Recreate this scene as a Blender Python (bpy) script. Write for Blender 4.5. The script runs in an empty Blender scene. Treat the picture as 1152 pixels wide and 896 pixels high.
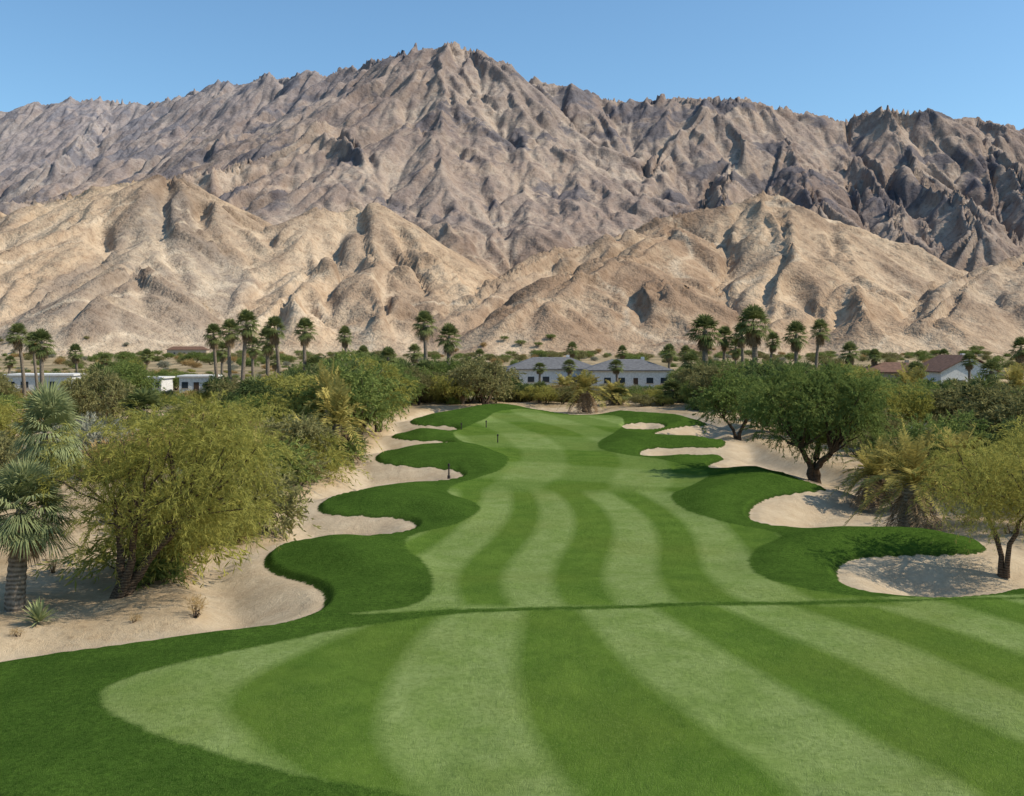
import bpy, math, random
import numpy as np
from mathutils import Vector

F32=np.float32
# ------------------------------------------------------------------ camera set-up
CAM_H=10.0; FPX=1120.0; CX=576.0; CY=448.0; HORY=388.0
PITCH=math.atan((CY-HORY)/FPX)
scene=bpy.context.scene
cam=bpy.data.cameras.new("camera"); cam.sensor_width=36; cam.lens=FPX/1152*36
cam.clip_end=20000; cam.clip_start=0.1
camo=bpy.data.objects.new("camera",cam); scene.collection.objects.link(camo)
camo.location=(0,0,CAM_H); camo.rotation_euler=(math.radians(90)-PITCH,0,0)
scene.camera=camo
scene.view_settings.view_transform='Standard'; scene.view_settings.look='None'
scene.view_settings.exposure=0

# ------------------------------------------------------------------ light
SUN_AZ=math.radians(97); SUN_EL=math.radians(43)
w=bpy.data.worlds.new("World"); scene.world=w; w.use_nodes=True
nt=w.node_tree; bg=nt.nodes['Background']
sky=nt.nodes.new('ShaderNodeTexSky'); sky.sky_type='NISHITA'; sky.sun_disc=False
sky.sun_elevation=SUN_EL; sky.sun_rotation=SUN_AZ; sky.altitude=200
sky.air_density=1.0; sky.dust_density=0.8; sky.ozone_density=1.0
mx=nt.nodes.new('ShaderNodeMix'); mx.data_type='RGBA'; mx.blend_type='MULTIPLY'; mx.inputs[0].default_value=1.0
mx.inputs[7].default_value=(0.85,1.13,1.25,1)
nt.links.new(sky.outputs[0],mx.inputs[6]); nt.links.new(mx.outputs[2],bg.inputs[0]); bg.inputs[1].default_value=0.135
sl=bpy.data.lights.new("sun","SUN"); sl.energy=5.0; sl.angle=math.radians(0.5); sl.color=(1,0.92,0.79)
so=bpy.data.objects.new("sun",sl); scene.collection.objects.link(so)
sd=Vector((math.sin(SUN_AZ)*math.cos(SUN_EL),math.cos(SUN_AZ)*math.cos(SUN_EL),math.sin(SUN_EL)))
so.rotation_euler=sd.to_track_quat('Z','Y').to_euler(); so.location=(60,-40,80)

# ------------------------------------------------------------------ numpy noise
def _hash(ix,iy,seed):
    n=(ix.astype(np.int64)*374761393+iy.astype(np.int64)*668265263+seed*1442695041)&0xffffffff
    n=((n^(n>>13))*1274126177)&0xffffffff
    n=(n^(n>>16))&0xffffffff
    return (n.astype(np.float64)/4294967295.0)
def vnoise(x,y,seed=0):
    x=np.asarray(x,dtype=np.float64); y=np.asarray(y,dtype=np.float64)
    ix=np.floor(x); iy=np.floor(y); fx=x-ix; fy=y-iy
    ux=fx*fx*fx*(fx*(fx*6-15)+10); uy=fy*fy*fy*(fy*(fy*6-15)+10)
    a=_hash(ix,iy,seed); b=_hash(ix+1,iy,seed); c=_hash(ix,iy+1,seed); d=_hash(ix+1,iy+1,seed)
    return (a+(b-a)*ux+(c-a)*uy+(a-b-c+d)*ux*uy)*2-1
def fbm(x,y,seed=0,o=4,g=0.5):
    s=0;a=1;t=0
    for i in range(o):
        s=s+a*vnoise(x*2**i+i*3.7,y*2**i-i*5.1,seed+i*17); t+=a; a*=g
    return s/t
def sstep(a,b,x):
    t=np.clip((x-a)/(b-a),0,1); return t*t*(3-2*t)

# ------------------------------------------------------------------ terrain base height
def base_h(x,y):
    edge=37.0+0.018*(x-2)**2*0.15
    t=1-sstep(edge,edge+6.0,y)
    side=sstep(-17,-9,x)
    h=0.6*t*side
    h=h+0.30*np.sin(x/13.0+1.0)*np.sin(y/17.0)*sstep(45,70,y)*(1-sstep(170,260,y))
    return h

def ray(px,py):
    a=(px-CX)/FPX; b=-(py-CY)/FPX
    cp,sp=math.cos(PITCH),math.sin(PITCH)
    return a, cp+b*sp, -sp+b*cp
def gp(px,py):
    dx,dy,dz=ray(px,py); z=0.0
    for i in range(12):
        t=(z-CAM_H)/dz
        z=0.5*z+0.5*float(base_h(np.array(dx*t),np.array(dy*t)))
    return (dx*t,dy*t)
def smooth_poly(pts,closed=True,sub=6):
    P=np.array(pts,float); n=len(P); out=[]
    for i in range(n if closed else n-1):
        if closed: p0,p1,p2,p3=P[(i-1)%n],P[i],P[(i+1)%n],P[(i+2)%n]
        else: p0,p1,p2,p3=P[max(i-1,0)],P[i],P[i+1],P[min(i+2,n-1)]
        for k in range(sub):
            t=k/sub
            out.append(0.5*((2*p1)+(-p0+p2)*t+(2*p0-5*p1+4*p2-p3)*t*t+(-p0+3*p1-3*p2+p3)*t**3))
    return np.array(out)
def world_poly(pts,sub=5):
    return np.array([gp(a,b) for a,b in smooth_poly(pts,True,sub)])
def sdf(polys,X,Y):
    X=X.astype(F32);Y=Y.astype(F32)
    d2=np.full(X.shape,1e12,F32); ins=np.zeros(X.shape,bool)
    for P in polys:
        n=len(P); inp=np.zeros(X.shape,bool)
        for i in range(n):
            ax,ay=map(float,P[i]); bx,by=map(float,P[(i+1)%n])
            ex,ey=bx-ax,by-ay; L=ex*ex+ey*ey
            if L<1e-9: continue
            wx=X-F32(ax); wy=Y-F32(ay)
            t=np.clip((wx*F32(ex)+wy*F32(ey))/F32(L),0,1)
            dx=wx-t*F32(ex); dy=wy-t*F32(ey)
            np.minimum(d2,dx*dx+dy*dy,out=d2)
            if abs(ey)>1e-9:
                c=((Y>=F32(min(ay,by)))&(Y<F32(max(ay,by))))
                xi=F32(ax)+wy*F32(ex/ey)
                inp^=(c&(X<xi))
        ins|=inp
    d=np.sqrt(d2)
    return np.where(ins,d,-d)

GRASS=[(-700,900),(-300,800),(0,752),(60,742),(130,732),(200,722),(260,714),(310,708),(345,697),(362,685),(365,672),(355,662),(335,655),(310,647),(298,638),(299,627),(312,618),(340,612),(380,608),(420,606),(450,602),(466,596),(466,590),(450,585),(420,583),(390,582),(370,580),(358,575),(362,566),(385,558),(420,552),(450,548),(480,545),(510,541),(521,536),(512,531),(485,528),(455,526),(430,522),(422,517),(428,511),(455,507),(490,505),(508,501),(500,498),(470,497),(450,495),(440,492),(455,489),(490,488),(514,485),(508,481),(480,480),(465,478),(462,474),(480,470),(510,464),(545,460),(585,460),(620,465),(655,469),(690,467),(730,469),(775,473),(795,478),(812,490),(816,500),(806,505),(770,505),(730,506),(720,511),(730,516),(770,517),(800,514),(815,517),(798,524),(805,530),(840,532),(880,534),(905,543),(930,552),(900,556),(865,562),(845,574),(848,588),(880,596),(940,599),(1010,600),(1080,607),(1110,617),(1090,625),(1010,627),(960,631),(943,642),(946,656),(968,669),(1010,676),(1060,678),(1110,674),(1170,668),(1400,690),(2000,800),(2300,1500),(-1200,1500)]
BUNK1=[(700,480),(715,477),(740,477),(748,481),(735,485),(712,486)]
BUNK2=[(735,489),(755,483),(785,480),(830,482),(820,496),(780,496),(745,494)]
SAND=[(-700,850),(-300,765),(0,727),(120,711),(200,698),(232,688),(228,668),(218,645),(232,629),(285,622),(315,608),(328,590),(345,568),(342,553),(370,545),(395,535),(404,515),(425,497),(440,483),(450,470),(490,459),(540,456),(640,456),(720,460),(790,467),(825,480),(850,500),(880,514),(930,525),(980,540),(1020,565),(1025,590),(1080,600),(1140,612),(1200,625),(1350,650),(1400,720),(1000,750),(300,780),(-500,1000)]
FAIR1=[(1500,690),(1152,685),(900,691),(620,697),(500,704),(400,717),(290,738),(190,760),(130,778),(114,795),(128,815),(200,850),(330,883),(520,915),(760,960),(1200,1050),(1900,1200),(2200,900)]
FAIR2=[(400,701),(450,694),(480,682),(488,662),(476,642),(456,624),(470,607),(515,597),(540,583),(532,572),(505,562),(512,552),(545,541),(568,531),(570,519),(548,509),(522,501),(510,493),(520,486),(545,476),(560,467),(595,464),(640,470),(690,471),(702,479),(690,492),(673,503),(680,512),(720,519),(768,529),(798,540),(775,555),(755,565),(768,580),(810,594),(855,603),(878,613),(852,626),(842,645),(862,660),(900,672),(960,681),(1050,682),(1152,679),(1152,682),(900,687),(620,693)]
Gw=world_poly(GRASS,5); B1=world_poly(BUNK1,4); B2=world_poly(BUNK2,4); Sw=world_poly(SAND,4)
Fw=[world_poly(FAIR1,4),world_poly(FAIR2,4)]
E=[[(432,700),(400,720),(310,760),(255,800),(275,840),(370,900),(560,960)],
   [(515,695),(480,720),(444,770),(428,815),(432,855),(480,900),(600,980)],
   [(590,695),(580,760),(586,800),(612,860),(680,960)],
   [(652,695),(705,760),(760,805),(880,896),(960,960)],
   [(728,690),(805,740),(905,800),(1070,896),(1150,960)],
   [(800,690),(915,740),(1040,800),(1240,896),(1400,990)],
   [(880,688),(1020,740),(1160,800),(1380,896),(1600,1000)],
   [(960,685),(1110,735),(1270,795),(1520,900),(1900,1040)],
   [(1040,683),(1200,730),(1350,780),(1600,880),(2100,1040)],
   [(1120,682),(1310,730),(1470,770),(1700,850),(2300,1040)]]
STR=[]
for i in range(0,10,2):
    a=smooth_poly(E[i],False,4); b=smooth_poly(E[i+1],False,4)
    STR.append(np.array([gp(*p) for p in list(a)+[E[i][-1]]+[E[i+1][-1]]+list(b[::-1])]))
x0s=[455,488,520,546,573,596,620,646,674,706,742,780]
for i in range(0,12,2):
    def ed(x0):
        o=[]
        for k in range(11):
            t=k/10; y=552+t*140
            s_=(x0-606)/60
            bow=36*math.sin(t*3.1)*max(-1,min(1,s_))
            o.append((606+(x0-606)*(1+1.15*t*t+0.25*t)+bow+18*math.sin(t*6),y))
        return o
    STR.append(np.array([gp(*p) for p in ed(x0s[i])+ed(x0s[i+1])[::-1]]))

# ------------------------------------------------------------------ mesh helper
def build_mesh(name,V,Q,mats=(),midx=None,attrs=None,smooth=False):
    V=np.ascontiguousarray(V,dtype=F32); Q=np.ascontiguousarray(Q,dtype=np.int32)
    me=bpy.data.meshes.new(name)
    me.vertices.add(len(V)); me.vertices.foreach_set('co',V.ravel())
    me.loops.add(Q.size); me.loops.foreach_set('vertex_index',Q.ravel())
    me.polygons.add(len(Q)); me.polygons.foreach_set('loop_start',np.arange(0,Q.size,4,dtype=np.int32))
    for m in mats: me.materials.append(m)
    if midx is not None: me.polygons.foreach_set('material_index',np.asarray(midx,dtype=np.int32))
    me.update(calc_edges=True)
    sm=np.zeros(len(Q),bool); sm[:]=smooth if np.isscalar(smooth) else np.asarray(smooth)
    me.polygons.foreach_set('use_smooth',sm)
    if attrs:
        for k,v in attrs.items():
            v=np.ascontiguousarray(v,dtype=F32)
            if v.size==len(V)*4:
                a=me.attributes.new(k,'FLOAT_COLOR','POINT'); a.data.foreach_set('color',v.ravel())
            else:
                a=me.attributes.new(k,'FLOAT','POINT'); a.data.foreach_set('value',v.ravel())
    me.update()
    return me
def add_obj(name,me,loc=(0,0,0),rot=0,scale=(1,1,1),parent=None):
    o=bpy.data.objects.new(name,me); scene.collection.objects.link(o)
    o.location=loc; o.rotation_euler=(0,0,rot); o.scale=scale
    if parent: o.parent=parent
    return o
def grid_quads(nr,nc):
    i=np.arange(nr-1)[:,None]*nc+np.arange(nc-1)[None,:]
    i=i.ravel()
    return np.stack([i,i+1,i+nc+1,i+nc],1)

# ------------------------------------------------------------------ node helper
class NG:
    def __init__(s,name):
        s.m=bpy.data.materials.new(name); s.m.use_nodes=True; s.t=s.m.node_tree
        s.t.nodes.clear(); s.out=s.t.nodes.new('ShaderNodeOutputMaterial')
    def new(s,ty): return s.t.nodes.new(ty)
    def put(s,sock,v):
        if v is None: return
        if isinstance(v,bpy.types.NodeSocket): s.t.links.new(v,sock)
        else:
            if isinstance(v,(tuple,list)) and len(v)==3 and sock.type=='RGBA': v=(*v,1)
            sock.default_value=v
    def math(s,op,a,b=None,c=None,clamp=False):
        n=s.new('ShaderNodeMath'); n.operation=op; n.use_clamp=clamp
        s.put(n.inputs[0],a); s.put(n.inputs[1],b); s.put(n.inputs[2],c); return n.outputs[0]
    def mr(s,v,a,b,c=0.0,d=1.0,sm=False):
        n=s.new('ShaderNodeMapRange'); n.interpolation_type='SMOOTHSTEP' if sm else 'LINEAR'
        s.put(n.inputs[0],v)
        for i,q in enumerate((a,b,c,d)): s.put(n.inputs[i+1],q)
        return n.outputs[0]
    def mix(s,f,a,b,bt='MIX'):
        n=s.new('ShaderNodeMix'); n.data_type='RGBA'; n.blend_type=bt
        s.put(n.inputs[0],f); s.put(n.inputs[6],a); s.put(n.inputs[7],b); return n.outputs[2]
    def noise(s,scale,detail=4,rough=0.55,vec=None,dist=0.0):
        n=s.new('ShaderNodeTexNoise'); s.put(n.inputs['Vector'],vec if vec is not None else s.pos())
        n.inputs['Scale'].default_value=scale; n.inputs['Detail'].default_value=detail
        n.inputs['Roughness'].default_value=rough; n.inputs['Distortion'].default_value=dist
        return n.outputs[0]
    def pos(s):
        if not hasattr(s,'_p'): s._p=s.new('ShaderNodeNewGeometry')
        return s._p.outputs['Position']
    def attr(s,k,out='Fac'):
        n=s.new('ShaderNodeAttribute'); n.attribute_name=k; return n.outputs[out]
    def bump(s,h,strength,dist):
        n=s.new('ShaderNodeBump'); n.inputs['Strength'].default_value=strength; n.inputs['Distance'].default_value=dist
        s.put(n.inputs['Height'],h); return n.outputs[0]
    def bsdf(s,col,rough=0.9,normal=None,spec=0.2):
        n=s.new('ShaderNodeBsdfPrincipled'); s.put(n.inputs['Base Color'],col); s.put(n.inputs['Roughness'],rough)
        n.inputs['Specular IOR Level'].default_value=spec
        if normal is not None: s.put(n.inputs['Normal'],normal)
        s.t.links.new(n.outputs[0],s.out.inputs[0]); return n
    def diffuse(s,col,normal=None):
        n=s.new('ShaderNodeBsdfDiffuse'); s.put(n.inputs[0],col)
        if normal is not None: s.put(n.inputs['Normal'],normal)
        s.t.links.new(n.outputs[0],s.out.inputs[0]); return n

# ------------------------------------------------------------------ ground material
g=NG("ground_mat")
n_edge=g.noise(2.2,4,0.6)
gn3=g.noise(38,1,0.7)
wob=g.math('ADD',g.math('MULTIPLY',g.math('SUBTRACT',n_edge,0.5),0.40),g.math('MULTIPLY',g.math('SUBTRACT',gn3,0.5),0.16))
sG=g.math('ADD',g.attr('sdf_grass'),wob)
sS=g.math('ADD',g.attr('sdf_sand'),g.math('MULTIPLY',wob,3.0))
sF=g.math('ADD',g.attr('sdf_fair'),wob)
st=g.attr('stripe')
dn=g.noise(0.25,4,0.6); dn2=g.noise(3.0,4,0.7)
des=g.mix(g.mr(dn,0.35,0.65),(0.42,0.30,0.175),(0.54,0.41,0.26))
des=g.mix(g.mr(dn2,0.52,0.75),des,(0.32,0.23,0.135))
des=g.mix(g.mr(gn3,0.62,0.74,0,0.5),des,(0.19,0.14,0.09))
fn=g.noise(0.03,4,0.65)
far=g.new('ShaderNodeSeparateXYZ'); g.put(far.inputs[0],g.pos())
farm=g.math('MULTIPLY',g.mr(far.outputs[1],130,220),g.mr(fn,0.34,0.56))
des=g.mix(farm,des,(0.22,0.175,0.105))
sn=g.noise(0.6,4,0.6)
sand=g.mix(g.mr(sn,0.3,0.7),(0.45,0.34,0.22),(0.55,0.44,0.30))
sand=g.mix(g.mr(dn2,0.48,0.78,0,0.55),sand,(0.36,0.27,0.175))
gn=g.noise(0.7,3,0.6); gn2=g.noise(6,4,0.75); gl=g.noise(0.12,3,0.6)
rough=g.mix(g.mr(gn,0.3,0.7),(0.036,0.078,0.011),(0.066,0.124,0.018))
rough=g.mix(g.mr(gn2,0.40,0.68,0,0.85),rough,(0.016,0.042,0.006))
rough=g.mix(g.mr(gn3,0.5,0.75,0,0.75),rough,(0.118,0.172,0.036))
rough=g.mix(g.mr(sG,0.35,0.10,0,0.55,True),rough,(0.026,0.045,0.010))
fd=g.mix(g.mr(gn,0.35,0.65),(0.060,0.118,0.015),(0.100,0.168,0.025))
fl=g.mix(g.mr(gn,0.35,0.65),(0.165,0.232,0.060),(0.230,0.290,0.098))
fd=g.mix(g.mr(gl,0.45,0.65,0,0.35),fd,(0.125,0.160,0.026))
fl=g.mix(g.mr(gl,0.50,0.68,0,0.35),fl,(0.20,0.22,0.060))
fair=g.mix(g.mr(g.math('ADD',st,g.math('MULTIPLY',g.math('SUBTRACT',g.math('ADD',gn2,gn),1.0),1.0)),-0.95,0.95,0,1),fl,fd)
fair=g.mix(g.mr(gn2,0.42,0.72,0,0.5),fair,(0.056,0.105,0.015))
fair=g.mix(g.mr(gn3,0.52,0.75,0,0.55),fair,(0.21,0.26,0.075))
mf=g.mr(sF,-0.15,0.15,0,1,True)
grass=g.mix(mf,rough,fair)
c=g.mix(g.mr(sS,-0.4,0.4,0,1,True),des,sand)
mg=g.mr(sG,-0.04,0.04,0,1,True)
col=g.mix(mg,c,grass)
bh=g.math('ADD',g.math('MULTIPLY',gn3,0.7),g.math('MULTIPLY',dn2,1.4))
g.diffuse(col,g.bump(bh,0.75,0.10))
ground_mat=g.m

# ------------------------------------------------------------------ ground sheet
az=np.concatenate([np.linspace(-180,-40,24,endpoint=False),np.linspace(-40,-34,30,endpoint=False),np.linspace(-34,34,860,endpoint=False),np.linspace(34,40,30,endpoint=False),np.linspace(40,180,25)])
azr=np.radians(az)
py_rows=np.concatenate([np.arange(930,520,-1.9),np.arange(520,396,-0.8)])
rr=CAM_H*FPX/(py_rows-HORY)
r=np.concatenate([[0.01,4,9,13,16,18,19.3],rr,[1550,1800,2200,3000,4500,7000,10000]])
R,A=np.meshgrid(r,azr,indexing='ij')
X=R*np.sin(A); Y=R*np.cos(A)
Z=base_h(X,Y).astype(float)
act=(R<230)&(np.abs(A)<math.radians(42))
xs=X[act]; ys=Y[act]
def full(v,default):
    o=np.full(X.shape,default,F32); o[act]=v; return o
dG=sdf([Gw],xs,ys); db=sdf([B1,B2],xs,ys)
dG=np.minimum(dG,-db)
dS=np.maximum(sdf([Sw],xs,ys),db)
dF=sdf(Fw,xs,ys)
dT=sdf(STR,xs,ys)
stn=np.clip(dT/0.30,-1,1)
u=xs+5*np.sin(ys/19.0); v=ys+0.035*(xs-4)**2
farst=0.15+0.65*np.clip(3*np.sin(u*2*np.pi/8.5),-1,1)+0.65*np.clip(3*np.sin(v*2*np.pi/(9+ys*0.06)+1.0*np.sin(xs/9)),-1,1)
k=sstep(64,70,ys)
stn=stn*(1-k)+farst*k
sdfG=full(dG,-200); sdfS=full(dS,-200); sdfF=full(dF,-200); strp=full(stn,0)
z=Z[act]
lip=0.30*sstep(-0.05,0.45,dG)
mound=0.65*sstep(0.3,3.5,dG)*(1-sstep(-3.5,1.5,dF))*sstep(38,44,ys)
hol=-1.0*sstep(0.1,4.0,-dG)*sstep(-1,1.5,dS)*sstep(0,1,-dG)
dune=0.35*fbm(xs/6,ys/6,3,4)*sstep(1.0,6,-dS)
Z[act]=z+lip+mound+hol+dune+0.10*fbm(xs/6,ys/6,9,3)*sstep(0,1,dG)+0.07*fbm(xs/1.6,ys/1.6,19,3)*sstep(0.3,1,-dG)
Z[~act]+=(0.35*fbm(X[~act]/6,Y[~act]/6,3,4))*(1-sstep(600,1000,R[~act]))*sstep(25,40,R[~act])
V=np.stack([X,Y,Z],-1).reshape(-1,3)
me=build_mesh("ground",V,grid_quads(*X.shape)[:,::-1],[ground_mat],None,
   {'sdf_grass':sdfG,'sdf_sand':sdfS,'sdf_fair':sdfF,'stripe':strp},True)
add_obj("golf_course_ground",me)

def out_of_course(x,y,m=1.0):
    d=max(sdf([Gw],np.array([x]),np.array([y]))[0],sdf([Sw],np.array([x]),np.array([y]))[0])
    return d<-m

# ------------------------------------------------------------------ mountains
def wp(px,py,d):
    return ((px-CX)/FPX*d, d, CAM_H+(HORY-py)/FPX*d)
# (flank slope, rock tone 0 pale tan .. 1 dark brown, greyness 0..1, crest line)
RID=[
 (0.80,.60,.20,[(-500,170,4100),(-200,145,4100),(0,130,4050),(60,126,4000),(130,117,3950),(190,124,3900),(230,112,3800),(290,98,3650),(350,94,3500),(400,85,3350),(440,78,3200),(470,65,3120),(505,60,3080),(530,66,3040),(570,86,3000),(600,98,3000),(640,107,2980),(690,119,2960),(740,117,2950),(800,120,2930),(860,127,2900),(900,134,2880),(950,144,2860),(975,135,2840),(995,130,2820),(1040,139,2800),(1100,141,2800),(1152,148,2800),(1300,160,2850),(1600,180,2900)]),
 (0.95,.30,.15,[(505,60,3080),(465,102,2900),(420,128,2750),(370,150,2600),(300,184,2500),(240,200,2420),(170,215,2350),(80,225,2300),(0,240,2250),(-150,260,2200),(-400,290,2100)]),
 (0.85,.3,.8,[(130,117,3950),(110,160,3600),(60,190,3300)]),
 (0.85,.35,.8,[(230,112,3800),(215,155,3450),(180,180,3150)]),
 (0.85,.7,.4,[(350,94,3500),(320,135,3250),(270,165,3000)]),
 (0.85,.6,.3,[(440,78,3200),(400,115,3050)]),
 (0.95,.30,.3,[(300,184,2500),(320,225,2300),(330,260,2100)]),
 (0.95,.20,.1,[(370,150,2600),(400,190,2350),(430,230,2100),(460,275,1850)]),
 (1.0,.40,.5,[(505,60,3080),(500,130,2800),(475,180,2550),(470,235,2250)]),
 (1.0,.45,.15,[(570,86,3000),(565,140,2750),(555,195,2450),(530,245,2150),(520,290,1900)]),
 (1.0,.35,.6,[(640,107,2980),(645,150,2750),(630,200,2450),(600,245,2150),(580,290,1850)]),
 (0.95,.6,.2,[(500,130,2800),(530,165,2600)]),
 (0.95,.40,.05,[(740,117,2950),(750,165,2700),(725,205,2450),(690,245,2150),(650,285,1900)]),
 (0.95,.50,.3,[(690,119,2960),(690,165,2700),(670,205,2500)]),
 (0.95,.35,.1,[(800,120,2930),(825,165,2700),(835,205,2400),(820,240,2150)]),
 (0.95,.7,.2,[(860,127,2900),(880,165,2700),(905,200,2450),(930,240,2150)]),
 (0.95,.6,.4,[(900,134,2880),(950,180,2650),(990,225,2350),(1010,265,2050)]),
 (0.95,.5,.3,[(995,130,2820),(1015,180,2550),(1060,225,2250),(1090,265,1950)]),
 (0.90,.45,.5,[(1100,141,2800),(1125,190,2500),(1170,235,2200),(1230,270,1900)]),
 (0.80,.5,.4,[(1300,160,2850),(1330,230,2300),(1400,280,1900)]),
 (0.58,.12,.08,[(-260,300,1500),(-90,268,1520),(50,236,1520),(140,209,1500),(190,206,1480),(240,236,1400),(285,266,1330),(310,300,1230)]),
 (0.52,.06,.05,[(140,209,1500),(85,262,1260),(20,312,1100),(-40,350,1000)]),
 (0.52,.45,.85,[(190,206,1480),(185,262,1250),(150,310,1080),(110,340,1000)]),
 (0.50,.30,.5,[(50,236,1520),(-30,290,1250),(-120,340,1050)]),
 (0.60,.16,.04,[(90,352,1000),(190,312,1150),(290,270,1330),(365,241,1430),(410,239,1430),(450,262,1370),(500,300,1240),(545,348,1090),(580,385,980)]),
 (0.52,.08,.05,[(365,241,1430),(350,300,1200),(330,345,1050)]),
 (0.52,.42,.3,[(410,239,1430),(430,300,1200),(440,352,1040)]),
 (0.60,.40,.25,[(520,356,1040),(570,320,1180),(630,291,1300),(700,268,1400),(760,252,1480),(810,240,1520),(870,223,1540),(930,255,1450),(980,295,1320),(1030,335,1180),(1070,376,1000)]),
 (0.55,.50,.02,[(760,252,1480),(715,295,1220),(655,314,1090),(610,344,1000),(565,382,930)]),
 (0.52,.55,.10,[(700,290,1250),(740,330,1080),(780,372,960)]),
 (0.52,.15,.10,[(870,223,1540),(880,285,1260),(850,335,1100),(835,375,980)]),
 (0.52,.22,.05,[(930,255,1450),(950,315,1180),(955,362,1000)]),
 (0.60,.40,.35,[(1040,358,1000),(1085,322,1150),(1152,292,1300),(1250,262,1400),(1400,280,1400)]),
 (0.52,.42,.3,[(1152,292,1300),(1160,345,1080)]),
]
NX,NY=1160,700
gx=np.linspace(-2850,2850,NX); gy=860+(4400-860)*np.linspace(0,1,NY)**1.25
MX,MY=np.meshgrid(gx,gy)
wa=26+34*sstep(1500,2600,MY)
wxn=wa*fbm(MX/300,MY/300,21,4,0.45); wyn=wa*fbm(MX/300,MY/300,55,4,0.45)
QX=(MX+wxn).astype(F32); QY=(MY+wyn).astype(F32)
H=np.full(MX.shape,-1e3,F32); TONE=np.zeros(MX.shape,F32); GREY=np.zeros(MX.shape,F32)
for slope,tone,grey,pts in RID:
    for i in range(len(pts)-1):
        a=wp(*pts[i]); b_=wp(*pts[i+1])
        ex,ey,ez=b_[0]-a[0],b_[1]-a[1],b_[2]-a[2]; L=ex*ex+ey*ey
        wx=QX-F32(a[0]); wy=QY-F32(a[1])
        t=np.clip((wx*F32(ex)+wy*F32(ey))/F32(L),0,1)
        d=np.sqrt((wx-t*F32(ex))**2+(wy-t*F32(ey))**2)
        hh=F32(a[2])+t*F32(ez)-F32(slope)*(np.sqrt(d*d+400)-20)*(1-0.00022*np.minimum(d,1200))
        w_=hh>H
        TONE=np.where(w_,F32(tone),TONE); GREY=np.where(w_,F32(grey),GREY)
        kk=F32(8.0); dd=np.clip(0.5+0.5*(hh-H)/kk,0,1)
        H=H+(hh-H)*dd+kk*dd*(1-dd)*F32(0.3)
fan=-3+0.026*(np.hypot(MX,MY)-930)+0.00005*np.maximum(np.hypot(MX,MY)-1500,0)**2+5*fbm(MX/160,MY/160,77,3)
kk=25.0; dd=np.clip(0.5+0.5*(H-fan)/kk,0,1)
BH=fan+(H-fan)*dd+kk*dd*(1-dd)*0.4
def blur(a,n=1):
    for _ in range(n):
        p=np.pad(a,1,mode='edge'); a=(p[:-2,1:-1]+p[2:,1:-1]+p[1:-1,:-2]+p[1:-1,2:]+4*p[1:-1,1:-1])/8
    return a
BH=blur(BH,2); TONE=blur(TONE,5); GREY=blur(GREY,5)
GB=blur(BH,12)
gyy,gxx=np.gradient(GB,gy,gx)
mask=sstep(3,50,BH-fan)
gX=gxx.copy(); gY=gyy.copy()
ero=np.zeros(MX.shape); fine=np.zeros(MX.shape)
cell=500.0; amp=17.0
sl_=sstep(0.04,0.30,np.sqrt(gxx**2+gyy**2))
hgt=0.68+0.57*sstep(1600,2300,MY)
for o in range(5):
    px_=(MX/cell+13.7*o).astype(F32); py_=(MY/cell+7.3*o).astype(F32)
    ix=np.floor(px_); iy=np.floor(py_); fx=px_-ix; fy=py_-iy
    dX=gY.astype(F32).copy(); dY=(-gX).astype(F32)
    ln=np.sqrt(dX*dX+dY*dY)+1e-4; k_=2.4*np.clip(ln/0.25,0,1)/ln; dX*=k_; dY*=k_
    va=np.zeros(MX.shape,F32); vx=np.zeros(MX.shape,F32); wt=np.zeros(MX.shape,F32)
    for i in (-1,0,1):
        for j in (-1,0,1):
            hx=_hash(ix+i,iy+j,101+o).astype(F32); hy=_hash(ix+i,iy+j,501+o).astype(F32)
            ppx=fx-i-hx; ppy=fy-j-hy
            d2=ppx*ppx+ppy*ppy; w_=np.exp(-d2*3.0); wt+=w_
            m_=(ppx*dX+ppy*dY)*F32(2*math.pi)
            va+=np.cos(m_)*w_; vx+=-np.sin(m_)*w_
    va/=wt; vx/=wt
    con=amp*mask*sl_*hgt
    ero+=va*con
    fine+=va*(0.75**o)
    gg=2*math.pi/cell*vx*con
    gX=gX+gg*dX*0.8; gY=gY+gg*dY*0.8
    cell*=0.52; amp*=0.50
MZ=BH+ero
far_=sstep(1700,2300,MY)
MZ+=mask*(1.6+2.0*far_)*fbm(MX/45,MY/45,400,3,0.55)
MZ+=mask*far_*sstep(150,450,BH)*6*(1-2*np.abs(fbm(MX/120,MY/120,431,3,0.5)))
mnt=MZ
def lerp(a,b,t): return a+(np.asarray(b)-a)*t[...,None]
c_=np.broadcast_to(np.array([0.50,0.365,0.240]),MX.shape+(3,)).copy()
tn=np.clip(TONE+0.48*fbm(MX/210,MY/210,611,5,0.6),0,1)
gr=np.clip(GREY*0.9+0.45*fbm(MX/330,MY/330,733,5,0.6),0,1)
c_=lerp(c_,[0.215,0.138,0.092],np.clip(tn*1.05,0,1))
gcol=lerp(np.broadcast_to(np.array([0.36,0.315,0.26]),MX.shape+(3,)).copy(),[0.175,0.148,0.125],tn)
c_=c_+(gcol-c_)*(0.75*gr)[...,None]
n2=fbm(MX/55,MY/55,801,5,0.65)
c_=lerp(c_,[0.16,0.105,0.075],0.55*sstep(0.05,0.35,n2)*(0.45+0.55*far_))
c_=lerp(c_,[0.57,0.44,0.30],0.5*sstep(0.08,0.4,-n2)*(1-0.5*tn))
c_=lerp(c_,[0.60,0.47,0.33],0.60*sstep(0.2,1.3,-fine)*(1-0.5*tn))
c_=lerp(c_,[0.18,0.125,0.09],0.38*sstep(0.3,1.4,fine))
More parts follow.
